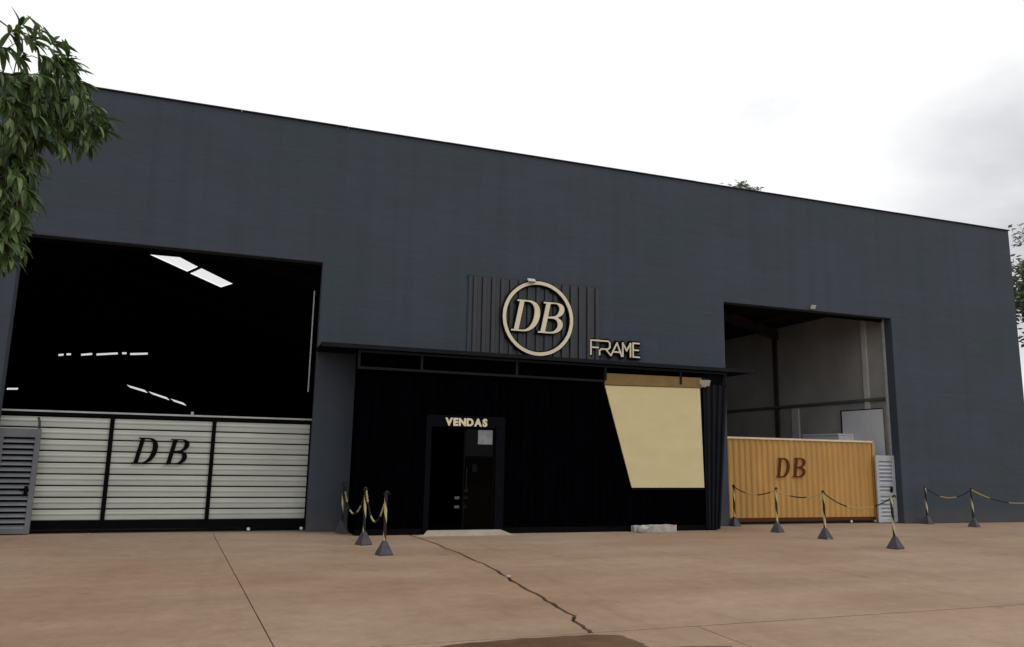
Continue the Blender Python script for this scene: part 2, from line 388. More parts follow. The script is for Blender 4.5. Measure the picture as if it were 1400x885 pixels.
slab([(.445, -9.812), (4.35, -9.812), (4.37, -25.9), (1.31, -25.9)])
slab([(4.362, -9.812), (26.9, -9.562), (26.9, -25.9), (4.385, -25.9)])

# muddy wet patch at the lower edge of the picture
pz = [(598, 885), (640, 879), (700, 874), (760, 870), (815, 868), (850, 869), (872, 876), (885, 884)]
pp = [onZ(*q, .004) for q in pz]
pp = [(p.x, p.y) for p in pp] + [(4.2, -10.6), (4.05, -11.2), (3.4, -11.7), (2.6, -11.6), (2.0, -11.2), (1.7, -10.5)]
rb = random.Random(5); dense = []
for a, b in zip(pp, pp[1:]+pp[:1]):
    for i in range(4): dense.append((a[0]+(b[0]-a[0])*i/4+(rb.random()-.5)*.035, a[1]+(b[1]-a[1])*i/4+(rb.random()-.5)*.035, .004))
tag(MB().add(dense, [tuple(range(len(dense)))]).build('muddy_puddle', M['mud']), kind='structure')

# ------------------------------------------------------------------ the warehouse
XL, XR, HT, TH = -14.0, 22.2, 8.82, .27      # ends, parapet height, wall thickness
OLx0, OLx1, ORx0, ORx1, OH = -4.22, 1.46, 11.66, 17.24, 5.66
DEP = 30.0; XW = 17.36                        # depth, inner side wall of the right bay
B = empty('warehouse', (4, 0, 0))
tag(B, 'large dark blue-grey rendered warehouse with two tall open bays and flat parapet', 'building')
def facade():
    mb = MB(); xs = [XL, OLx0, OLx1, 2.6, 10.2, ORx0, ORx1, XR]; zs = [-.1, 3.5, OH, HT]; nx = len(xs)
    solid = lambda i, j: 0 <= i < nx-1 and 0 <= j < 3 and not ((i in (1, 5) and j < 2) or (i == 3 and j == 0))
    for y in (0, TH):
        vs = [(x, y, z) for z in zs for x in xs]
        mb.add(vs, [(j*nx+i, j*nx+i+1, (j+1)*nx+i+1, (j+1)*nx+i) for j in range(3) for i in range(nx-1) if solid(i, j)])
    def band(p, q): mb.add([(p[0], 0, p[1]), (q[0], 0, q[1]), (q[0], TH, q[1]), (p[0], TH, p[1])], [(0, 1, 2, 3)])
    for j in range(3):
        for i in range(nx): 
            if solid(i, j) != solid(i-1, j): band((xs[i], zs[j]), (xs[i], zs[j+1]))
    for i in range(nx-1):
        for j in range(1, 4):
            if solid(i, j) != solid(i, j-1): band((xs[i], zs[j]), (xs[i+1], zs[j]))
    me = bpy.data.meshes.new('front_wall'); me.from_pydata(mb.v, [], mb.f); bm = bmesh.new(); bm.from_mesh(me)
    bmesh.ops.remove_doubles(bm, verts=bm.verts, dist=1e-5); bmesh.ops.recalc_face_normals(bm, faces=bm.faces)
    ed = [e_ for e_ in bm.edges if e_.is_manifold and e_.calc_face_angle(0) > .5]
    bmesh.ops.bevel(bm, geom=ed, offset=.018, segments=2, affect='EDGES', profile=.6)
    bm.to_mesh(me); bm.free(); return me
link_mesh('front_wall', facade(), M['facade'], B)
cp = []                      # slightly uneven flashing along the parapet
rb = random.Random(2); nseg = 16
for i in range(nseg):
    x0 = XL-.04+(XR-XL+.08)*i/nseg; x1 = XL-.04+(XR-XL+.08)*(i+1)/nseg-.006; dz = (rb.random()-.5)*.02
    MB().box(x0, x1, -.035, TH+.035, HT+.004+dz*.3, HT+.024+dz*.5).build('coping', M['coping'], B)
MB().box(XR-TH, XR-.004, TH+.003, DEP, -.1, HT-.03).build('side_wall', M['facade'], B)
MB().box(XL+.004, XL+TH, TH+.003, DEP, -.1, HT-.03).build('side_wall', M['facade'], B)
MB().box(XW, XW+.2, TH+.003, DEP-.3, -.05, 7.6).build('partition_wall', M['hall_wall'], B)
# back wall with daylight gaps near its top, at the far end of the left bay
YB = DEP-.25
def quad_px(pts): return [(p.x, p.z) for p in (onY(*q, YB) for q in pts)]
gaps = []
for x0, x1, y0 in ((109, 116, 485.2), (120, 126, 484.4), (139, 152, 484.6), (158, 185, 484.0), (190, 196, 483.3), (201, 226, 484.3)):
    pass
rows = [((80, 485.6), (87, 484.9)), ((91, 484.6), (97, 484.4)), ((111, 485.2), (126, 484)), ((132, 484.8), (161, 483.2)), ((167, 483.2), (173, 483)), ((178, 484.2), (202, 483.6))]
for (ax, ay), (bx, by) in rows: gaps.append(quad_px([(ax, ay+1.4), (bx, by+1.4), (bx, by-1.2), (ax, ay-1.2)]))
gaps.append(quad_px([(9, 533), (24, 533), (25, 530.5), (10, 530.5)]))
for (ax, ay), (bx, by) in (((173, 527), (201, 535)), ((203, 536), (231, 545)), ((233, 546), (254, 552.5))):
    gaps.append(quad_px([(ax+5, ay+3.2), (bx+1, by+2.6), (bx-3, by-1.6), (ax, ay-.9)]))
def sheet_with_holes(outer, holes, to3):
    from mathutils.geometry import tessellate_polygon
    loops = [[Vector((x, z, 0)) for x, z in outer]] + [[Vector((x, z, 0)) for x, z in h] for h in holes]
    tris = tessellate_polygon(loops); flat = [p for l_ in loops for p in l_]
    me = bpy.data.meshes.new('sheet'); me.from_pydata([to3(p.x, p.y) for p in flat], [], [tuple(t) for t in tris]); return me
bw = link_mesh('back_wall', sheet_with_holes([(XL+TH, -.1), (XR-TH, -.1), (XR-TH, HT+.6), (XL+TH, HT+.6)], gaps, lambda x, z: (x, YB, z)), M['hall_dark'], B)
for h in gaps:
    mb = MB().add([(x, YB+.03, z) for x, z in h], [(0, 1, 2, 3)]); link_mesh('light_panel', mb.mesh('light_panel', M['skylight']), M['skylight'], bw)
# roof: two gables, skylights in the slope over the left bay
RC, RS, XRG, XV = 7.15, .30, -5.0, 5.4
def roofz(x, y=0): return RC-RS*x
def on_roof(px, py):
    v = ray(px, py); n = Vector((RS, 0, 1)); t = (RC-n.dot(EYEP))/n.dot(v); return EYEP+v*t
def rq(pts): return [(p.x, p.y) for p in (on_roof(*q) for q in pts)]
sl = [rq([(205, 348.3), (246, 352), (270.5, 365), (256, 371.5)]), rq([(260, 374), (275.5, 367), (318, 388), (302, 393)])]
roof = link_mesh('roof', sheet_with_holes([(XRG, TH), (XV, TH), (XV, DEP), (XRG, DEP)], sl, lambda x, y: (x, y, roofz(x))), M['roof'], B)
for q in sl:
    mb = MB().add([(x, y, roofz(x)+.05) for x, y in q], [(0, 1, 2, 3)]); link_mesh('skylight', mb.mesh('skylight', M['skylight']), M['skylight'], roof)
XM, zm = 11.4, 7.7; zv = roofz(XV)
added_sl = [[(6.6, y), (10.2, y), (10.2, y+2.2), (6.6, y+2.2)] for y in (6.0, 14.0)]  # skylights added out of view to brighten the right bay's inner wall
rz_ = lambda x: zv+(zm-zv)*(x-XV)/(XM-XV)
roof2 = link_mesh('roof', sheet_with_holes([(XV, TH), (XM, TH), (XM, DEP), (XV, DEP)], added_sl, lambda x, y: (x, y, rz_(x))), M['roof'], B)
for q in added_sl:
    mb = MB().add([(x, y, rz_(x)+.05) for x, y in q], [(0, 1, 2, 3)]); link_mesh('skylight', mb.mesh('skylight', M['skylight']), M['skylight'], roof2)
zr = roofz(XRG); zv = roofz(XV); ew = onX(1100, 443, XW).z; XM = 11.4; zm = 7.7
MB().add([(XL+TH, TH, zr-RS*(XRG-XL-TH)), (XRG, TH, zr), (XRG, DEP, zr), (XL+TH, DEP, zr-RS*(XRG-XL-TH))], [(0, 1, 2, 3)]).build('roof', M['roof'], B)
MB().add([(XM, TH, zm), (XW+.19, TH, ew), (XW+.19, DEP, ew), (XM, DEP, zm)], [(0, 1, 2, 3)]).build('roof', M['roof'], B)
MB().add([(XW+.01, TH, 7.55), (XR-TH, TH, 7.55), (XR-TH, DEP, 7.55), (XW+.01, DEP, 7.55)], [(0, 1, 2, 3)]).build('roof', M['roof'], B)
# rafters and purlins under the right roof
for y in (5.0, 10.0, 15.0, 20.0, 25.0):
    MB().prism([(XV+.1, y, zv-.05), (XM, y, zm-.05), (XM, y, zm-.45), (XV+.1, y, zv-.4)], (0, .18, 0)).build('rafter', M['column'], B)
    MB().prism([(XM+.002, y, zm-.05), (XW-.005, y, ew-.04), (XW-.005, y, ew-.35), (XM+.002, y, zm-.45)], (0, .18, 0)).build('rafter', M['column'], B)
    MB().prism([(XRG, y+.5, zr-.05), (XV-.05, y+.5, zv-.05), (XV-.05, y+.5, zv-.4), (XRG, y+.5, zr-.45)], (0, .18, 0)).build('rafter', M['roof'], B) if y not in (10.0,) else None
for k in range(1, 6):
    x = XM+(XW-XM)*k/6; z = zm+(ew-zm)*k/6
    MB().box(x-.04, x+.04, TH+.1, DEP-.4, z-.17, z-.03).build('purlin', M['column'], B)
# the visible inner side wall of the right bay: tie beam, steel columns and pilasters
zb0 = onX(1205, 546, XW).z
MB().box(XW-.10, XW-.002, TH+.02, DEP-.4, zb0-.035, zb0+.04).build('tie_beam', M['beam'], B)
yc = onX(1062, 520, XW).y
MB().box(XW-.07, XW-.003, yc-.09, yc+.09, 0, ew).build('column', M['column'], B)
for px, wd, ztop in ((1088, .32, zb0-.08), (1187, .16, ew-.1)):
    y = onX(px, 545, XW).y; MB().box(XW-.07, XW-.004, y-wd/2, y+wd/2, 0, ztop).build('pilaster', M['pilaster'], B)
MB().box(XL+TH, XR-TH, TH, DEP-.3, -.3, -.004).build('hall_floor', M['floor'], B)
MB().box(OLx0, OLx1, 0, TH+.01, -.3, -.006).build('threshold', M['slab'], B)
MB().box(ORx0, ORx1, 0, TH+.01, -.3, -.006).build('threshold', M['slab'], B)
# inner door tracks beside the openings
MB().box(ORx1-.045, ORx1+.035, TH+.004, TH+.06, 0, OH+.25).build('door_track', M['galv'], B)
MB().box(OLx1-.10, OLx1-.075, TH+.35, TH+.40, 2.9, 5.15).build('door_track', M['galv'], B)
MB().box(OLx0, OLx1, TH+.004, TH+.12, OH-.06, OH+.3).build('lintel_beam', M['black'], B)
MB().box(ORx0, ORx1-.06, TH+.004, TH+.12, OH-.06, OH+.3).build('lintel_beam', M['black'], B)

# ------------------------------------------------------------------ shop front under the canopy
YS = -.9; SX0, SX1 = 2.3, 10.45
sf = empty('shop_front', (6.6, YS, 0)); tag(sf, 'black corrugated shop front with glass door and beige trapezoid panel under thin canopy', 'shop front')
DX0, DX1, DZ = 3.67, 5.39, 2.42
one = lambda v: (lambda t: v)
corrugated((SX0, YS, 0), (DX0, YS, 0), one(.02), one(3.70), .17, .028, (0, -1, 0)).build('wall_sheet', M['blacksheet'], sf)
corrugated((DX0, YS, 0), (DX1, YS, 0), one(DZ+.003), one(3.70), .17, .028, (0, -1, 0)).build('wall_sheet', M['blacksheet'], sf)
corrugated((DX1, YS, 0), (SX1, YS, 0), one(.02), one(3.70), .17, .028, (0, -1, 0)).build('wall_sheet', M['blacksheet'], sf)
corrugated((SX0, -.004, 0), (SX0, YS, 0), one(.02), one(3.70), .17, .028, (-1, 0, 0)).build('side_sheet', M['blacksheet'], sf)
# slanting end piece at the right
mb = corrugated((0, YS-.05, 0), (1, YS-.05, 0), one(.0), one(3.34), .25, .045, (0, -1, 0))
mb.v = [(SX1-.10+x*((.36)+(.30)*(z/3.34)), y, z+.03) for x, y, z in mb.v]
mb.build('end_panel', M['fascia'], sf)
MB().prism([(SX1+.003, YS+.02, .0), (10.70, YS+.02, .0), (10.98, YS+.02, 3.70), (SX1+.003, YS+.02, 3.70)], (0, .87, 0)).build('end_wall', M['black'], sf)
MB().box(SX0, DX0-.01, YS-.045, YS-.034, .0, .12).build('plinth', M['black'], sf)
MB().box(DX1+.01, SX1-.12, YS-.045, YS-.034, .0, .12).build('plinth', M['black'], sf)
# canopy and its steel fascia frame
CZ = 3.745
cn = MB().box(OLx1-.02, 11.74, -1.06, -.003, CZ-.035, CZ+.03).build('canopy', M['black'], sf)
MB().box(OLx1-.03, 11.75, -1.085, -1.063, CZ-.05, CZ+.035).build('edge_trim', M['fascia'], cn)
yt = YS-.07
ff = MB().box(2.19, 11.0, yt-.03, yt+.02, 3.63, 3.68).build('fascia_frame', M['fascia'], sf)
MB().box(2.19, 7.74, yt-.028, yt+.018, 3.29, 3.34).build('lower_rail', M['fascia'], ff)
for x in (2.21, 3.51, 5.62, 7.76, 9.72, 10.95):
    MB().box(x-.025, x+.025, yt-.025, yt+.015, 3.343, 3.628).build('strut', M['fascia'], ff)
# beige panel and its brown header
bp = [onY(*q, YS-.06) for q in ((827, 527), (957, 531), (963, 667), (864, 667))]
MB().prism([(p.x, YS-.032, p.z) for p in bp], (0, -.03, 0)).build('beige_panel', M['beige'], sf, bevel=.004)
MB().prism([(7.74, YS-.032, bp[0].z+.012), (10.30, YS-.032, bp[1].z+.008), (10.30, YS-.032, 3.52), (7.74, YS-.032, 3.50)], (0, -.045, 0)).build('panel_header', M['brown'], sf, bevel=.006)
def edge_bar(a, b, wd, nm):
    a = Vector((a.x, 0, a.z)); b = Vector((b.x, 0, b.z)); d = (b-a).normalized(); n = Vector((-d.z, 0, d.x))*wd
    pts = [(q.x, YS-.033, q.z) for q in (a-n*.05, b-n*.05, b-n, a-n)]
    MB().prism(pts, (0, -.036, 0)).build(nm, M['black'], sf)
edge_bar(bp[3], bp[2], .05, 'panel_edge'); edge_bar(bp[0], bp[3], .05, 'panel_edge') if False else None
# door: surround, leaves, glass
MB().box(DX0, DX1, YS-.05, YS+.05, DZ-.24, DZ).build('door_header', M['doorframe'], sf)
MB().box(DX0, DX0+.11, YS-.045, YS+.05, 0, DZ-.243).build('door_jamb', M['doorframe'], sf)
MB().box(DX1-.20, DX1, YS-.045, YS+.05, 0, DZ-.243).build('door_jamb', M['doorframe'], sf)
dl = MB(); x0, x1, z0, z1 = 4.50, DX1-.21, .02, DZ-.25
dl.box(x0, x0+.03, YS+.0, YS+.04, z0, z1); dl.box(x1-.035, x1, YS, YS+.04, z0, z1); dl.box(x0+.03, x1-.035, YS+.002, YS+.038, z0, z0+.08); dl.box(x0+.03, x1-.035, YS+.002, YS+.038, z1-.03, z1)
door = dl.build('glass_door', M['black'], sf)
MB().box(x0+.03, x1-.035, YS+.016, YS+.022, z0+.08, z1-.03).build('pane', M['glass'], door)
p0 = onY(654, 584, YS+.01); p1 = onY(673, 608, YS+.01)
M['refl_paint'] = mat('painted_reflection', (.20, .22, .23), .3, .4, noise=(4, .25, 4))  # grey patch standing in for the sky's reflection in the pane
MB().box(p0.x, min(p1.x, x1-.04), YS+.006, YS+.013, p1.z, min(p0.z, z1-.035)).build('painted_reflection', M['refl_paint'], door)
MB().tube([(4.56, YS-.03, .85), (4.56, YS-.03, 1.35)], .014, 8).build('handle', M['fascia'], door)
# dark sales room behind it
rm = MB(); X0, X1, Y1 = SX0+.1, 10.4, 4.0
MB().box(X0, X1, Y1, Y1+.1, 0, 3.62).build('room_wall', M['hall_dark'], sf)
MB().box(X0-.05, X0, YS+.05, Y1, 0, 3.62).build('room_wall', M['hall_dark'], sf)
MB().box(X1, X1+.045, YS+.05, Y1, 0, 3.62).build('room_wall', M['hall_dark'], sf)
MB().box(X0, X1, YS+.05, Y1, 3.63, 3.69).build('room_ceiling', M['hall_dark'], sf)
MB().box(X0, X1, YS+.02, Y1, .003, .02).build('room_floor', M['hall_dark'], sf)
# VENDAS lettering on the door header
def text_mesh(ch, size, depth, offset):
    cu = bpy.data.curves.new('letter', 'FONT'); cu.body = ch; cu.size = size; cu.extrude = depth/2; cu.offset = offset; return curve_mesh(cu)
xx = 4.06
for ch in 'VENDAS':
    me = text_mesh(ch, .21, .02, .0115); xs = [v.co.x for v in me.vertices]; lo, hi = min(xs), max(xs)
    place_mesh('letter', me, M['gold'], sf, (xx-lo, YS-.062, 2.215)); xx += (hi-lo)+.012
# concrete ramp at the door
rp = [onZ(568, 730), onZ(690, 731)]
MB().prism([(3.62, YS-.035, -.01), (3.45, YS-.42, -.01), (5.62, YS-.42, -.01), (5.44, YS-.035, -.01)], (0, 0, .012)).add(
    [(3.72, YS-.036, 0), (3.58, YS-.40, .003), (5.52, YS-.40, .003), (5.36, YS-.036, 0), (3.78, YS-.034, .085), (3.74, YS-.12, .085), (5.32, YS-.12, .085), (5.30, YS-.034, .085)],
    [(0, 1, 2, 3), (4, 7, 6, 5), (0, 4, 5, 1), (1, 5, 6, 2), (2, 6, 7, 3), (3, 7, 4, 0)]).build('door_ramp', M['ramp'], sf)
# a small display stand seen through the door glass
ds = empty('display_stand', (4.95, .6, .02)); tag(ds, 'dark display stand with small pale cards just inside the glass door', 'display stand')
MB().box(4.93, 4.97, .58, .62, .025, 1.25).build('post', M['black'], ds); MB().box(4.75, 5.2, .45, .75, .02, .05).build('foot', M['black'], ds)
for z, xs in ((.42, (4.72, 4.90)), (.62, (4.72, 4.92)), (.78, (4.92,)), (1.22, (5.12,))):
    MB().box(4.66, 5.2, .5, .57, z-.02, z).build('shelf', M['black'], ds)
    for x in xs: MB().box(x, x+.11, .51, .53, z+.002, z+.06+.12*(z > 1)).build('card', M['white'], ds)

# ------------------------------------------------------------------ wall signs
YG = -.06
sg = empty('wall_sign', (6.4, 0, 3.85)); tag(sg, 'ribbed dark panel sign with cream ring and italic DB letters above the canopy', 'sign')
a = onY(642, 377, YG); b = onY(820, 395, YG)
corrugated((a.x, -.03, 0), (b.x, -.03, 0), one(3.86), one(a.z), .222, .04, (0, -1, 0), flat=.40).build('backing_panel', M['signsheet'], sg)
MB().box(a.x-.03, b.x+.03, -.028, -.003, a.z-.01, a.z+.03).build('top_rail', M['coping'], sg)
rc_ = onY(736, 435.5, -.14); RO = (onY(784, 440, -.14).x-onY(688, 432, -.14).x)/2
def ring(cx_, cz, ro, ri, y0, y1, n=72):
    mb = MB(); vs = []
    for r_, y in ((ro, y0), (ri, y0), (ri, y1), (ro, y1)):
        vs += [(cx_+r_*math.cos(2*math.pi*k/n), y, cz+r_*math.sin(2*math.pi*k/n)) for k in range(n)]
    return mb.add(vs, [(j*n+k, j*n+(k+1) % n, ((j+1) % 4)*n+(k+1) % n, ((j+1) % 4)*n+k) for j in range(4) for k in range(n)])
rg = ring(rc_.x, rc_.z, RO, RO-.080, -.16, -.13).build('ring', M['gold'], sg)
ring(rc_.x, rc_.z, RO+.028, RO-.110, -.128, -.075).build('ring_edge', M['letterblack'], rg)
for ch, q0, q1 in (('D', (698.5, 452), (741, 411.5)), ('B', (735, 455), (774, 415.5))):
    lo = onY(*q0, -.15); hi = onY(*q1, -.15); h_ = .745; sh = .20
    w_ = {'D': .80, 'B': .80}[ch]
    wd = (hi.x-lo.x)-sh*h_*.9
    sc = wd/(.83 if ch == 'D' else .78)
    lt = place_mesh('letter', letter_mesh(ch, sc, h_, sh, .145, .05, .03), M['gold'], sg, (lo.x, -.155, lo.z))
    place_mesh('letter_edge', letter_mesh(ch, sc, h_, sh, .145, .05, .05, .026), M['letterblack'], lt, (lo.x, -.113, lo.z))
# FRAME sign: open line letters on a black backing
fs = empty('wall_sign', (8.5, 0, 4.0)); tag(fs, 'small cream FRAME lettering outlined in black beside the ribbed DB sign', 'sign')
fa = onY(808, 488, -.1); fb = onY(874, 474, -.1); FWD = (fb.x-fa.x); FH = .34; fz = onY(840, 489, -.1).z+.045
strokes = {'F': [[(0, 0), (0, 1), (.34, 1)], [(0, .5), (.145, .5)]],
           'R': [[(.175, 0), (.175, .28), (.215, .42), (.345, .42), (.385, .56), (.385, .88), (.345, 1), (.30, 1)], [(.30, .40), (.40, 0)]],
           'A': [[(.41, 0), (.535, .92), (.63, 0)], [(.445, .27), (.61, .27)]],
           'M': [[(.655, 0), (.655, .95), (.735, .42), (.815, .95), (.815, .0)]],
           'E': [[(1.0, 1), (.87, 1), (.87, 0), (1.0, 0)], [(.87, .5), (.98, .5)]]}
def stroke_mesh(pls, wd, y0, y1):
    mb = MB(); k = 0
    for pl in pls:
        pts = [Vector((fa.x+u*FWD, 0, fz+v*FH)) for u, v in pl]
        for p, q in zip(pts[:-1], pts[1:]):
            d = (q-p).normalized(); n = Vector((-d.z, 0, d.x))*wd; e_ = d*wd*.9; k += 1; dy = .0012*k
            mb.prism([(t.x, y0-dy, t.z) for t in (p-e_-n, q+e_-n, q+e_+n, p-e_+n)], (0, y1-y0, 0))
    return mb
for ch, pl in strokes.items():
    lt = stroke_mesh(pl, .018, -.10, -.075).build('letter', M['gold'], fs)
    stroke_mesh(pl, .058, -.06, -.02).build('letter_edge', M['letterblack'], lt)
# floodlights
def flood(loc, rz, tilt, label, s=1.0, arm=(0, .12, 0), col='lamp'):
    t = empty('floodlight', loc); t.rotation_euler.z = rz; tag(t, label, 'floodlight', 'floodlights on the front')
    mb = MB().add([(-.11*s, 0, -.08*s), (.11*s, 0, -.08*s), (.11*s, 0, .08*s), (-.11*s, 0, .08*s), (-.08*s, .06*s, -.05*s), (.08*s, .06*s, -.05*s), (.08*s, .06*s, .05*s), (-.08*s, .06*s, .05*s)],
                  [(0, 1, 2, 3), (4, 7, 6, 5), (0, 4, 5, 1), (1, 5, 6, 2), (2, 6, 7, 3), (3, 7, 4, 0)])
    h = mb.build('housing', M[col], t, local=True, bevel=.006); h.rotation_euler.x = tilt
    gl = MB().box(-.09*s, .09*s, -.006, -.002, -.065*s, .065*s).build('glass', M['lampglass'], h, local=True)
    MB().tube([(0, .03, 0), (arm[0]*.6, arm[1]*.6, arm[2]), arm], .012, 8).build('bracket', M['coping'], t, local=True)
    return t
q = onY(727, 383, -.2); flood((q.x, -.2, q.z), 0, R(-50), 'small cream floodlight on top of the ring of the DB sign', .9, (0, .19, -.02))
q = onY(963, 525, -1.0); flood((q.x, -1.0, q.z), R(-15), R(38), 'pale floodlight under the canopy at the corner of the beige panel', 1.25, (0, .02, .15))
q = onY(1112, 420, -.12); flood((q.x, -.12, q.z), 0, R(30), 'small round-looking floodlight on the wall above the right opening', .75, (0, .11, 0))

# ------------------------------------------------------------------ left sliding gate with horizontal slats
YGT = .34
lg = empty('sliding_gate', (-1.3, YGT, 0)); tag(lg, 'pale green-grey slatted sliding gate with black frame and DB letters', 'gate')
gx0, gx1 = -4.35, 1.56; zt = onY(200, 567, YGT).z; zb = .235
posts = [gx0, onY(147, 640, YGT).x, onY(288, 640, YGT).x, gx1-.09]
MB().box(gx0, gx1, YGT-.02, YGT+.06, zt-.075, zt-.012).build('top_rail', M['black'], lg)
MB().box(gx0, gx1, YGT-.03, YGT+.07, zt-.011, zt+.022).build('track_cap', M['rail'], lg)
MB().box(gx0, gx1, YGT-.025, YGT+.06, .07, zb-.003).build('bottom_rail', M['black'], lg)
for x in posts: MB().box(x-.035, x+.04, YGT-.03, YGT+.055, zb, zt-.078).build('post', M['black'], lg)
prof = [(0, .004), (.01, -.020), (.06, -.026), (.40, -.026), (.48, -.034), (.58, -.036), (.66, -.028), (.85, -.025), (.885, -.018), (.895, .004)]
nrow = 9; hrow = (zt-.08-zb)/nrow
for a, b in zip(posts[:-1], posts[1:]):
    mb = MB(); vs = []; xa, xb = a+.042, b-.037; m = len(prof)
    for t_ in (0, .004):
        for v, y in prof: vs += [(0, y+t_, hrow*v), (xb-xa, y+t_, hrow*v)]
    fsx = []
    for i in range(m-1):
        fsx.append((2*i, 2*i+1, 2*i+3, 2*i+2)); o = 2*m; fsx.append((o+2*i, o+2*i+2, o+2*i+3, o+2*i+1))
    fsx += [(0, 2*m, 2*m+1, 1), (2*m-2, 2*m-1, 4*m-1, 4*m-2)]
    me = mb.add(vs, fsx).mesh('slat', M['slat'])
    for k in range(nrow):
        o = bpy.data.objects.new('slat', me); COL.objects.link(o); o.parent = lg; o.location = Vector((xa, YGT+.03, zb+.003+k*hrow))-lg.location
MB().box(gx0, gx1-.1, YGT+.04, YGT+.046, zb, zt-.08).build('backing_sheet', M['black'], lg)
for ch, q0, q1 in (('D', (178.5, 634), (220.5, 599)), ('B', (223.5, 635), (263, 601))):
    lo = onY(*q0, YGT-.03); hi = onY(*q1, YGT-.03); h_ = hi.z-lo.z; sh = .20
    sc = ((hi.x-lo.x)-sh*h_)/(.83 if ch == 'D' else .78)
    place_mesh('letter', letter_mesh(ch, sc, h_, sh, .16, .05, .012), M['letterblack'], lg, (lo.x, YGT-.022, lo.z))
def wheel(parent, x, y, m='wheel'):
    MB().tube([(x, y-.02, .045), (x, y+.02, .045)], .032, 14).build('wheel', M[m], parent)
for px in (340, 412): wheel(lg, onY(px, 716, YGT-.04).x, YGT-.055)
MB().tube([(onY(263, 560, YGT).x, YGT+.1, zt-.05), (onY(263, 560, YGT).x, YGT+.1, zt+.09)], .028, 10).build('guide_roller', M['rail'], lg)

def louvre_gate(name, label, x0, x1, y, z1, mkey, groups, stile, handle):
    t = empty(name, ((x0+x1)/2, y, 0)); tag(t, label, 'gate', 'louvred pedestrian gates')
    mb = MB(); mb.box(x0, x0+stile, y, y+.05, .015, z1); mb.box(x1-stile, x1, y, y+.05, .015, z1)
    zz = [.015]+[z for g_ in groups for z in g_]+[z1]
    for a, b in zip(zz[0::2], zz[1::2]): mb.box(x0+stile, x1-stile, y+.002, y+.048, a, b)
    mb.build('frame', M[mkey], t, bevel=.004)
    MB().box(x0+stile*.6, x1-stile*.6, y+.052, y+.056, .05, z1-.05).build('back_plate', M['black'] if mkey == 'greygate' else M[mkey], t)
    for a, b in groups:
        n = max(2, round((b-a)/.105)); p = (b-a)/n
        me = MB().add([(x0+stile, .002, 0), (x1-stile, .002, 0), (x1-stile, .045, p*.62), (x0+stile, .045, p*.62), (x0+stile, .010, 0), (x1-stile, .010, 0), (x1-stile, .052, p*.62), (x0+stile, .052, p*.62)],
                      [(0, 1, 2, 3), (4, 7, 6, 5), (0, 4, 5, 1), (2, 6, 7, 3), (0, 3, 7, 4), (1, 5, 6, 2)]).mesh('slat', M[mkey])
        for k in range(n):
            o = bpy.data.objects.new('slat', me); COL.objects.link(o); o.parent = t; o.location = Vector((0, y-.002, a+k*p+.004))-t.location
    hx, hz = handle
    MB().box(hx-.03, hx+.03, y-.012, y-.002, hz-.08, hz+.08).build('lock_plate', M['black'], t)
    MB().tube([(hx, y-.01, hz), (hx, y-.05, hz), (hx-.09, y-.05, hz)], .011, 8).build('handle', M['black'], t)
    return t
xg1 = onY(55, 600, .18).x
t = louvre_gate('pedestrian_gate', 'dark grey louvred metal pedestrian gate in front of the slatted sliding gate', OLx0+.02, xg1, .18, onY(40, 586, .18).z, 'greygate', [(.10, 1.78)], .085, (xg1-.13, .80))
bx = onY(57, 580, .21).x; MB().tube([(bx-.03, .215, onY(40, 586, .18).z), (bx-.04, .215, 2.08), (bx-.07, .23, 2.16)], .022, 8).build('latch_post', M['coping'], t)
t = louvre_gate('pedestrian_gate', 'narrow pale grey louvred gate at the right end of the ochre gate', onY(1199, 660, .2).x, ORx1-.012, .2, onY(1212, 623, .2).z, 'palegate', [(.10, .72), (.80, .98), (1.04, 1.66)], .10, (ORx1-.18, .90))

# ------------------------------------------------------------------ right ochre gate
YO = .36
og = empty('sliding_gate', (14, YO, 0)); tag(og, 'ochre ribbed metal sliding gate with brown DB letters', 'gate')
ox0, ox1 = 11.3, onY(1193, 650, YO).x; zo = onY(1090, 601, YO).z
corrugated((ox0, YO, 0), (ox1, YO, 0), one(.16), one(zo-.03), .176, .025, (0, -1, 0), flat=.26).build('ribbed_sheet', M['orange'], og)
MB().box(ox0, ox1+.02, YO-.045, YO+.05, zo-.028, zo+.02).build('top_rail', M['cream'], og)
MB().box(ox0, ox1+.02, YO-.03, YO+.05, .075, .157).build('bottom_rail', M['letterbrown'], og)
MB().box(ox1+.003, ox1+.05, YO-.04, YO+.05, .08, zo-.03).build('end_post', M['orange'], og)
for ch, q0, q1 in (('D', (1061.5, 653), (1080.5, 626.5)), ('B', (1083.5, 652.8), (1102.5, 626.5))):
    lo = onY(*q0, YO-.04); hi = onY(*q1, YO-.04); h_ = hi.z-lo.z; sh = .16
    sc = ((hi.x-lo.x)-sh*h_)/(.83 if ch == 'D' else .78)
    place_mesh('letter', letter_mesh(ch, sc, h_, sh, .15, .065, .012), M['letterbrown'], og, (lo.x, YO-.045, lo.z))
for px in (1163, 1196): wheel(og, onY(px, 711, YO).x, YO-.02)
MB().tube([(ox1+.10, YO, .0), (ox1+.10, YO, zo-.04), (ox1+.02, YO-.0, zo+.06)], .02, 8).build('guide_post', M['rail'], og)

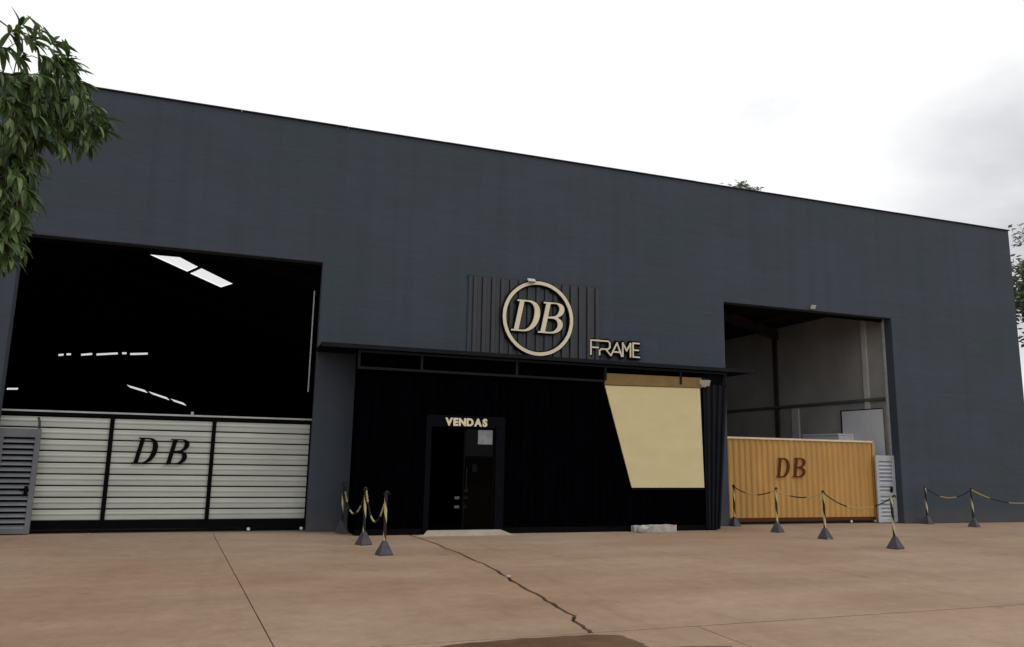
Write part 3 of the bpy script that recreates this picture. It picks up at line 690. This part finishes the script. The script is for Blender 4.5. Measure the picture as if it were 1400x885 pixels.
# white boards and box leaning on the side wall inside the right bay
p0 = onX(1152, 563, XW-.08)
wb = empty('white_board', (XW-.08, 2.5, 0)); tag(wb, 'tall white board with black edge against the side wall inside the right bay', 'board')
zw = p0.z
MB().box(XW-.115, XW-.075, .55, p0.y, .02, zw).build('board', M['white'], wb)
MB().box(XW-.122, XW-.073, .55, p0.y+.003, zw+.003, zw+.03).build('edge_strip', M['black'], wb)
MB().box(XW-.122, XW-.073, p0.y+.003, p0.y+.05, .02, zw+.03).build('edge_strip', M['black'], wb)
c0 = onX(1101, 596, XW-.6); c1 = onX(1150, 593, XW-.6)
cb = empty('storage_chest', (XW-.4, (c0.y+c1.y)/2, 0)); tag(cb, 'low white chest behind the ochre gate beside the tall white board', 'chest')
MB().box(XW-.7, XW-.13, min(c0.y, c1.y), max(c0.y, c1.y), .02, c1.z-.06).build('body', M['white'], cb, bevel=.01)
MB().box(XW-.72, XW-.13, min(c0.y, c1.y)-.01, max(c0.y, c1.y)+.01, c1.z-.057, c1.z+.0).build('lid', M['white'], cb, bevel=.01)

# ------------------------------------------------------------------ stanchions and chains
def stanchion():
    t = empty('stanchion')
    hb = .225; s_ = .112
    MB().add([(-s_, -s_, 0), (s_, -s_, 0), (s_, s_, 0), (-s_, s_, 0), (-s_, -s_, .022), (s_, -s_, .022), (s_, s_, .022), (-s_, s_, .022), (-.028, -.028, hb), (.028, -.028, hb), (.028, .028, hb), (-.028, .028, hb)],
             [(3, 2, 1, 0), (0, 1, 5, 4), (1, 2, 6, 5), (2, 3, 7, 6), (3, 0, 4, 7), (4, 5, 9, 8), (5, 6, 10, 9), (6, 7, 11, 10), (7, 4, 8, 11), (8, 9, 10, 11)]).build('base', M['base'], t, local=True, bevel=.004)
    MB().tube([(0, 0, hb-.01), (0, 0, .97)], 0.025, 14, True).build('pole', M['stripe'], t, local=True)
    cap = MB().tube([(0, 0, .968), (0, 0, .985), (0, 0, 1.0), (0, 0, 1.008)], [.031, .033, .025, .008], 14).build('cap', M['blackpl'], t, local=True, smooth=True)
    ringv = []
    for sgn in (-1, 1):
        MB().tube([(sgn*.026, 0, .972), (sgn*.05, 0, .968), (sgn*.052, 0, .95), (sgn*.03, 0, .945)], .006, 6).build('hook', M['blackpl'], cap, local=True)
    return t
def copy_tree(o, parent=None):
    c = o.copy(); COL.objects.link(c); c.parent = parent
    for ch in list(o.children): copy_tree(ch, c)
    return c
spots = [((467, 729), 10, (.6, 1.0), 'striped stanchion nearest the pillar, rearmost of the three by the shop door'),
         ((497, 745), 25, (-.5, .6), 'striped stanchion in the middle of the three by the shop door'),
         ((525, 759), 12, (-.6, -.4), 'striped stanchion standing foremost of the three by the shop door'),
         ((1004.5, 719.5), 8, (0, 0), 'striped stanchion at the left end of the ochre gate against the wall'),
         ((1063, 728), 20, (.5, 0), 'striped stanchion in front of the ochre gate below its DB letters'),
         ((1128.5, 737), 14, (0, .4), 'striped stanchion in front of the right half of the ochre gate'),
         ((1224.5, 750.5), 10, (1.6, -1.2), 'foremost striped stanchion before the narrow pale grey gate'),
         ((1268.5, 716.5), 5, (0, 0), 'striped stanchion against the dark wall just right of the right opening'),
         ((1332, 720.5), 18, (0, .5), 'striped stanchion before the dark wall nearest the right picture edge')]
proto = stanchion(); st = []
for i, (q, rz, tl, lab) in enumerate(spots):
    o = proto if i == 0 else copy_tree(proto)
    p = onZ(*q); o.location = (p.x, p.y, .001); o.rotation_euler = (0, 0, R(rz)); tag(o, lab, 'stanchion', 'black and yellow stanchions')
    for c in o.children:
        if c.name.split('.')[0] != 'base':
            c.rotation_euler = (R(tl[0]), R(-tl[1]), R(37*i)) if c.name.startswith('pole') else (R(tl[0]), R(-tl[1]), 0)
    st.append(Vector((p.x, p.y, .96)))
o = copy_tree(proto); o.location = (19.2, -2.9, .001); tag(o, 'striped stanchion beyond the right picture edge in front of the dark wall', 'stanchion', 'black and yellow stanchions'); st.append(Vector((19.2, -2.9, .96)))
def link_tmpl(n=8, m=5):
    vs = []; fs_ = []; L2, W2, r_ = .021, .0125, .0058
    path = [(W2*math.cos(2*math.pi*k/n), (L2-W2)*(1 if math.sin(2*math.pi*k/n) > 0 else -1)*(abs(math.sin(2*math.pi*k/n)) > .01)+W2*math.sin(2*math.pi*k/n)) for k in range(n)]
    for k, (x, z) in enumerate(path):
        nx, nz_ = Vector((x, z)).normalized()
        for j in range(m):
            a_ = 2*math.pi*j/m; vs.append((x+nx*r_*math.cos(a_), r_*math.sin(a_), z+nz_*r_*math.cos(a_)))
    for k in range(n):
        for j in range(m): fs_.append((k*m+j, k*m+(j+1) % m, ((k+1) % n)*m+(j+1) % m, ((k+1) % n)*m+j))
    return vs, fs_
LV, LF = link_tmpl()
def chain(a, b, sag, label, sect=.46, phase=0.0):
    t = empty('barrier_chain', ((a.x+b.x)/2, (a.y+b.y)/2, 0)); tag(t, label, 'chain', 'plastic chains between stanchions')
    n = 160; pts = [a.lerp(b, i/n)-Vector((0, 0, sag*4*(i/n)*(1-i/n))) for i in range(n+1)]
    cum = [0]
    for p, q_ in zip(pts[:-1], pts[1:]): cum.append(cum[-1]+(q_-p).length)
    step = .031; k = 0; s_ = step/2; mbs = {}; j = 0
    while s_ < cum[-1]:
        while cum[j+1] < s_: j += 1
        p = pts[j].lerp(pts[j+1], (s_-cum[j])/(cum[j+1]-cum[j])); d = (pts[j+1]-pts[j]).normalized()
        si = int((s_+phase)/sect); rot = d.to_track_quat('Z', 'X').to_matrix() @ Matrix.Rotation(R(90*(k % 2)+20), 3, 'Z')
        mbs.setdefault(si, MB()).add([p+rot @ Vector(v) for v in LV], LF); k += 1; s_ += step
    for si, mb in mbs.items():
        mb.build('black_links' if si % 2 == 0 else 'yellow_links', M['blackpl'] if si % 2 == 0 else M['yellow'], t, smooth=True)
chain(st[0], st[1], .50, 'drooping chain between the rear and middle stanchions by the shop door', .34, .15)
chain(st[1], st[2], .50, 'drooping chain between the middle and foremost stanchions by the shop door', .34, .40)
chain(st[3], st[4], .16, 'chain in front of the left third of the ochre gate')
chain(st[4], st[5], .14, 'chain in front of the middle of the ochre gate', .5, .55)
chain(st[5], st[6], .27, 'chain sagging towards the foremost stanchion before the pale grey gate', .72, .05)
chain(st[7], st[8], .24, 'chain against the dark wall between the two right stanchions', .40, .0)
chain(st[8], st[9], .30, 'chain running off the right picture edge', .45, .45)

# ------------------------------------------------------------------ pale concrete block by the shop front
p = onZ(886, 728)
cb = empty('concrete_block', (p.x, p.y+.1, 0)); tag(cb, 'rough pale concrete block lying below the beige panel', 'concrete block')
bm = bmesh.new(); bmesh.ops.create_cube(bm, size=1.0); bmesh.ops.subdivide_edges(bm, edges=bm.edges, cuts=7, use_grid_fill=True)
from mathutils import noise as mn
xl = onZ(862, 727).x-p.x; xr = onZ(912, 725).x-p.x
for v in bm.verts:
    x = xl+(v.co.x+.5)*(xr-xl); k = 1-.35*max(0, (.25-(v.co.x+.5))/.25)
    q = Vector((x, v.co.y*.24*k, (v.co.z+.5)*.145*(1.0 if v.co.x > -.2 else .9)))
    nv = mn.noise_vector(q*6)*.022; nv.z *= 1 if q.z > .01 else 0; v.co = q+nv
    if v.co.z < .002: v.co.z = .002
me = bpy.data.meshes.new('block'); bm.to_mesh(me); bm.free(); me.materials.append(M['concrete'])
link_mesh('block', me, M['concrete'], cb, local=True)
bm = bmesh.new(); bmesh.ops.create_icosphere(bm, subdivisions=3, radius=.11)
for v in bm.verts: v.co = Vector((v.co.x*1.25, v.co.y, v.co.z*.8))+mn.noise_vector(v.co*9)*.03
me = bpy.data.meshes.new('broken_end'); bm.to_mesh(me); bm.free(); me.materials.append(M['concrete'])
o = link_mesh('broken_end', me, M['concrete'], cb, local=True); o.location = (xl+.16, -.17, .075)
# small pale stones on the forecourt
for k, (q, s_, lab) in enumerate((((695, 790), .03, 'small white stone lying on the crack in the forecourt'), ((120, 731), .018, 'tiny white pebble in front of the slatted gate'),
                         ((334, 860), .011, 'tiny pale pebble on the forecourt in front of the left joint'), ((1133, 738), .022, 'tiny white pebble beside a stanchion base at the ochre gate'))):
    bm = bmesh.new(); bmesh.ops.create_icosphere(bm, subdivisions=2, radius=s_)
    for v in bm.verts: v.co = Vector((v.co.x*1.3, v.co.y, v.co.z*.6))+mn.noise_vector(v.co*40+Vector((k, 0, 0)))*s_*.25
    me = bpy.data.meshes.new('stone'); bm.to_mesh(me); bm.free(); me.materials.append(M['concrete'])
    o = link_mesh('stone', me, M['white']); pt = onZ(*q); o.location = (pt.x, pt.y, s_*.5); tag(o, lab, 'stone', 'pale stones')

# ------------------------------------------------------------------ trees
def leaf_mesh(seed, fold=.25, droop=.25):
    rnd = random.Random(seed); n = 6; vs = []; fs_ = []
    for i in range(n+1):
        t = i/n; wdt = .148*math.sin(math.pi*min(1, t*.95+.04))**.75*(1-.18*t); z = -droop*t*t+.05*math.sin(t*3+seed); wav = .012*math.sin(t*9+seed)
        vs += [(t, -wdt, z+wdt*fold+wav), (t, 0, z), (t, wdt, z+wdt*fold-wav)]
    for i in range(n):
        a_ = i*3; fs_ += [(a_, a_+3, a_+4, a_+1), (a_+1, a_+4, a_+5, a_+2)]
    return vs, fs_
LEAVES = [leaf_mesh(k, .2+.15*k, .15+.14*k) for k in range(4)]
tr = empty('mango_tree', (-4.6, -8.6, 0)); tag(tr, 'leafy tree with long drooping dark green leaves at the left picture edge', 'tree')
rnd = random.Random(11)
def limb(pts, r0, r1): return MB().tube(pts, [r0+(r1-r0)*i/(len(pts)-1) for i in range(len(pts))], 9).mesh('limb', M['bark'], True)
tb = MB(); base = Vector((-4.6, -8.6, 0))
tpts = [base+Vector((.06*math.sin(i*1.3), .05*math.cos(i*1.7), i*.5)) for i in range(-1, 7)]
tb.tube(tpts, [.26, .22, .19, .175, .165, .16, .15, .14], 12)
trunk = tb.build('trunk', M['bark'], tr, smooth=True)
crown = empty('crown', (0, 0, 3.0)); crown.parent = tr
# whorl positions: the part of the crown that reaches into the picture, then its unseen rest, enlarged to shade the left of the yard
wh = []
def px_whorl(px, py, dep, ln, aim): wh.append((onY(px, py, dep), ln, Vector(aim)))
vis = [(18, 55, .9), (45, 62, 1), (70, 68, 1), (92, 86, 1), (60, 95, 1), (28, 88, 1), (8, 75, 1), (100, 112, .9), (78, 122, 1), (48, 118, 1), (20, 120, 1),
       (112, 140, .8), (125, 165, .8), (98, 150, 1), (70, 150, 1), (40, 148, 1), (12, 150, 1), (128, 182, .7), (100, 180, .9), (72, 182, 1), (46, 178, 1), (18, 182, 1),
       (92, 200, .7), (60, 205, .8), (34, 208, 1), (10, 212, 1), (28, 236, .9), (6, 240, 1), (18, 262, .9), (2, 270, 1), (30, 285, .6), (12, 292, .9), (-4, 300, 1), (8, 318, .8), (-6, 330, 1), (4, 345, .6), (-10, 360, .8), (22, 252, .5), (20, 300, .8), (10, 330, .9), (24, 325, .6), (6, 360, .8), (2, 372, .6), (40, 262, .5), (30, 225, .9), (52, 228, .6), (14, 280, 1), (118, 205, .5), (84, 215, .5), (30, 45, .6), (58, 48, .5), (100, 98, .9), (108, 125, .8), (138, 175, .6), (40, 250, 1), (30, 270, 1), (44, 285, .7), (22, 310, 1), (34, 305, .8), (16, 345, .9), (26, 350, .6), (12, 365, .7), (48, 200, 1), (20, 200, 1), (38, 190, 1), (66, 165, 1), (122, 190, .8), (130, 160, .7), (140, 192, .6), (108, 160, .9), (38, 62, 1), (84, 100, 1), (55, 135, 1), (30, 165, 1), (85, 165, 1), (110, 195, .6)]
for px, py, k in vis:
    px_whorl(px+4, py-10, -8.6+rnd.uniform(-.45, .45), .155*(.8+.35*k), (.5, -.1, -.25 if py > 90 else .35))
    for _ in range(3 if (k >= .9 and py > 95) else (1 if py > 95 else 0)): px_whorl(px-6+rnd.uniform(-14, 8), py-8+rnd.uniform(-12, 12), -8.5+rnd.uniform(-.6, .6), .15, (.4, 0, -.3))
nvis = len(wh)
while len(wh) < nvis+330:
    a_ = rnd.uniform(0, 2*math.pi); el = rnd.uniform(-.7, 1.2); q = Vector((math.cos(a_)*math.cos(el), math.sin(a_)*math.cos(el), math.sin(el)))
    rr = rnd.uniform(.55, 1.0)**.5; p = Vector((-5.0, -8.4, 4.9))+Vector((q.x*2.5*rr, q.y*3.0*rr, q.z*1.9*rr))
    v = p-EYEP; dd = v.dot(FW)
    if dd > 0 and CX+FPX*v.dot(RT)/dd > -25: continue
    wh.append((p, .22, Vector((q.x, q.y, q.z*.4-.15))))
cand = []
for ci, (p, ln, aim) in enumerate(wh):
    ax = (aim.normalized()+Vector((rnd.uniform(-.4, .4), rnd.uniform(-.4, .4), rnd.uniform(-.35, .35)))).normalized()
    u_ = ax.orthogonal().normalized(); v_ = ax.cross(u_)
    nl = rnd.randint(8, 12)
    for k in range(nl):
        a_ = k*2.4+rnd.uniform(-.3, .3); sp = rnd.uniform(.55, 1.15)
        d = (ax*math.cos(sp)+(u_*math.cos(a_)+v_*math.sin(a_))*math.sin(sp)); d.z -= rnd.uniform(.15, .75); d.normalize()
        up_ = (Vector((rnd.uniform(-.3, .3), rnd.uniform(-.3, .3), 1))-d*d.z).normalized(); sd_ = up_.cross(d)
        mt = Matrix((d, sd_, up_)).transposed().to_4x4(); s_ = ln*rnd.uniform(.75, 1.2)
        pos = p-ax*rnd.uniform(0, .10); mw = Matrix.Translation(pos) @ mt @ Matrix.Diagonal((s_, s_, s_, 1))
        cand.append((mw, rnd.randrange(4), ci < nvis))
vis_i = [i for i, c in enumerate(cand) if c[2]]
def dist(i): return (cand[i][0].translation-EYEP).length
chosen = set(sorted(vis_i, key=dist)[:300])
lm = []
for vs_, fs_ in LEAVES:
    me = bpy.data.meshes.new('leaf'); me.from_pydata(vs_, [], fs_); me.materials.append(M['leaf']); [setattr(p, 'use_smooth', True) for p in me.polygons]; lm.append(me)
rest = MB(); off_c = Vector((-4.6, -8.6, 3.0))
for i, (mw, kind, _) in enumerate(cand):
    if i in chosen:
        o = bpy.data.objects.new('leaf', lm[kind]); COL.objects.link(o); o.parent = crown; o.matrix_local = Matrix.Translation(-off_c) @ mw
    else:
        vs_, fs_ = LEAVES[kind]; rest.add([mw @ Vector(v) for v in vs_], fs_)
o = rest.build('leaf_mass', M['leaf'], crown, smooth=True); o.location = -off_c; tag(o, kind='stuff')
# branches and twigs
top = tpts[-1]; hubs = [Vector((-3.7, -8.5, 4.4)), Vector((-3.2, -8.5, 5.6)), Vector((-4.9, -7.6, 5.0)), Vector((-5.4, -9.3, 4.9)), Vector((-4.5, -8.7, 5.8)), Vector((-3.5, -8.7, 4.9))]
for h in hubs:
    md = top.lerp(h, .5)+Vector((rnd.uniform(-.1, .1), rnd.uniform(-.1, .1), .12)); link_mesh('branch', limb([top-Vector((0, 0, .2)), md, h], .09, .04), M['bark'], tr)
tw = MB(); done = [(h, .026) for h in hubs]
for p in sorted((q[0] for q in wh), key=lambda q: min((q-h).length for h in hubs)):
    h, r_ = min(done, key=lambda q: (q[0]-p).length); m_ = h.lerp(p, .5)+Vector((rnd.uniform(-.03, .03), rnd.uniform(-.03, .03), .03))
    r2 = max(.004, r_*.72); tw.tube([h, m_, p], [min(r_, .012), min(r_, .010)*.85, min(r2, .008)], 5, False); done.append((p, r2))
o = tw.build('twigs', M['bark'], crown, smooth=True); o.location = -off_c; tag(o, kind='stuff')

def far_tree(name, label, base, top_c, rx, rz, nclump, ls, seed):
    t = empty(name, base); tag(t, label, 'tree'); rn = random.Random(seed); base = Vector(base); c = Vector(top_c)
    MB().tube([base+Vector((0, 0, -.2)), base.lerp(c, .45)+Vector((.2, .1, 0)), c-Vector((0, 0, rz*.2))], [rx*.09, rx*.065, rx*.03], 10).build('trunk', M['bark'], t, smooth=True)
    lf = MB(); br = MB()
    for k in range(nclump):
        q = Vector((rn.gauss(0, 1), rn.gauss(0, 1), rn.gauss(0, 1))).normalized()*rn.uniform(.45, 1)
        cc = c+Vector((q.x*rx, q.y*rx, q.z*rz)); br.tube([c-Vector((0, 0, rz*.3)), c.lerp(cc, .6), cc], [rx*.02, rx*.012, rx*.004], 5, False)
        for _ in range(34):
            d = Vector((rn.gauss(0, 1), rn.gauss(0, 1), rn.gauss(0, .8))); pp_ = cc+d*rx*.10; dr = Vector((rn.gauss(0, 1), rn.gauss(0, 1), rn.gauss(-.3, .6))).normalized(); sd_ = dr.orthogonal().normalized()*ls*.28
            lf.add([pp_, pp_+dr*ls*.45+sd_, pp_+dr*ls, pp_+dr*ls*.45-sd_], [(0, 1, 2, 3)])
    tag(lf.build('crown', M['leaf2'], t), kind='stuff'); br.build('branches', M['bark'], t, smooth=True)
c = onY(1448, 392, 7.0)
far_tree('broadleaf_tree', 'green tree standing behind the right corner of the building', (c.x, 7.0, -.16), (c.x, 7.0, c.z), 2.5, 3.2, 170, .30, 4)
c = onY(1008, 270, 38.0)
far_tree('broadleaf_tree', 'tree top just showing above the parapet over the right opening', (c.x, 38.0, -.16), (c.x, 38.0, c.z-1.2), 2.6, 3.0, 70, .5, 9)
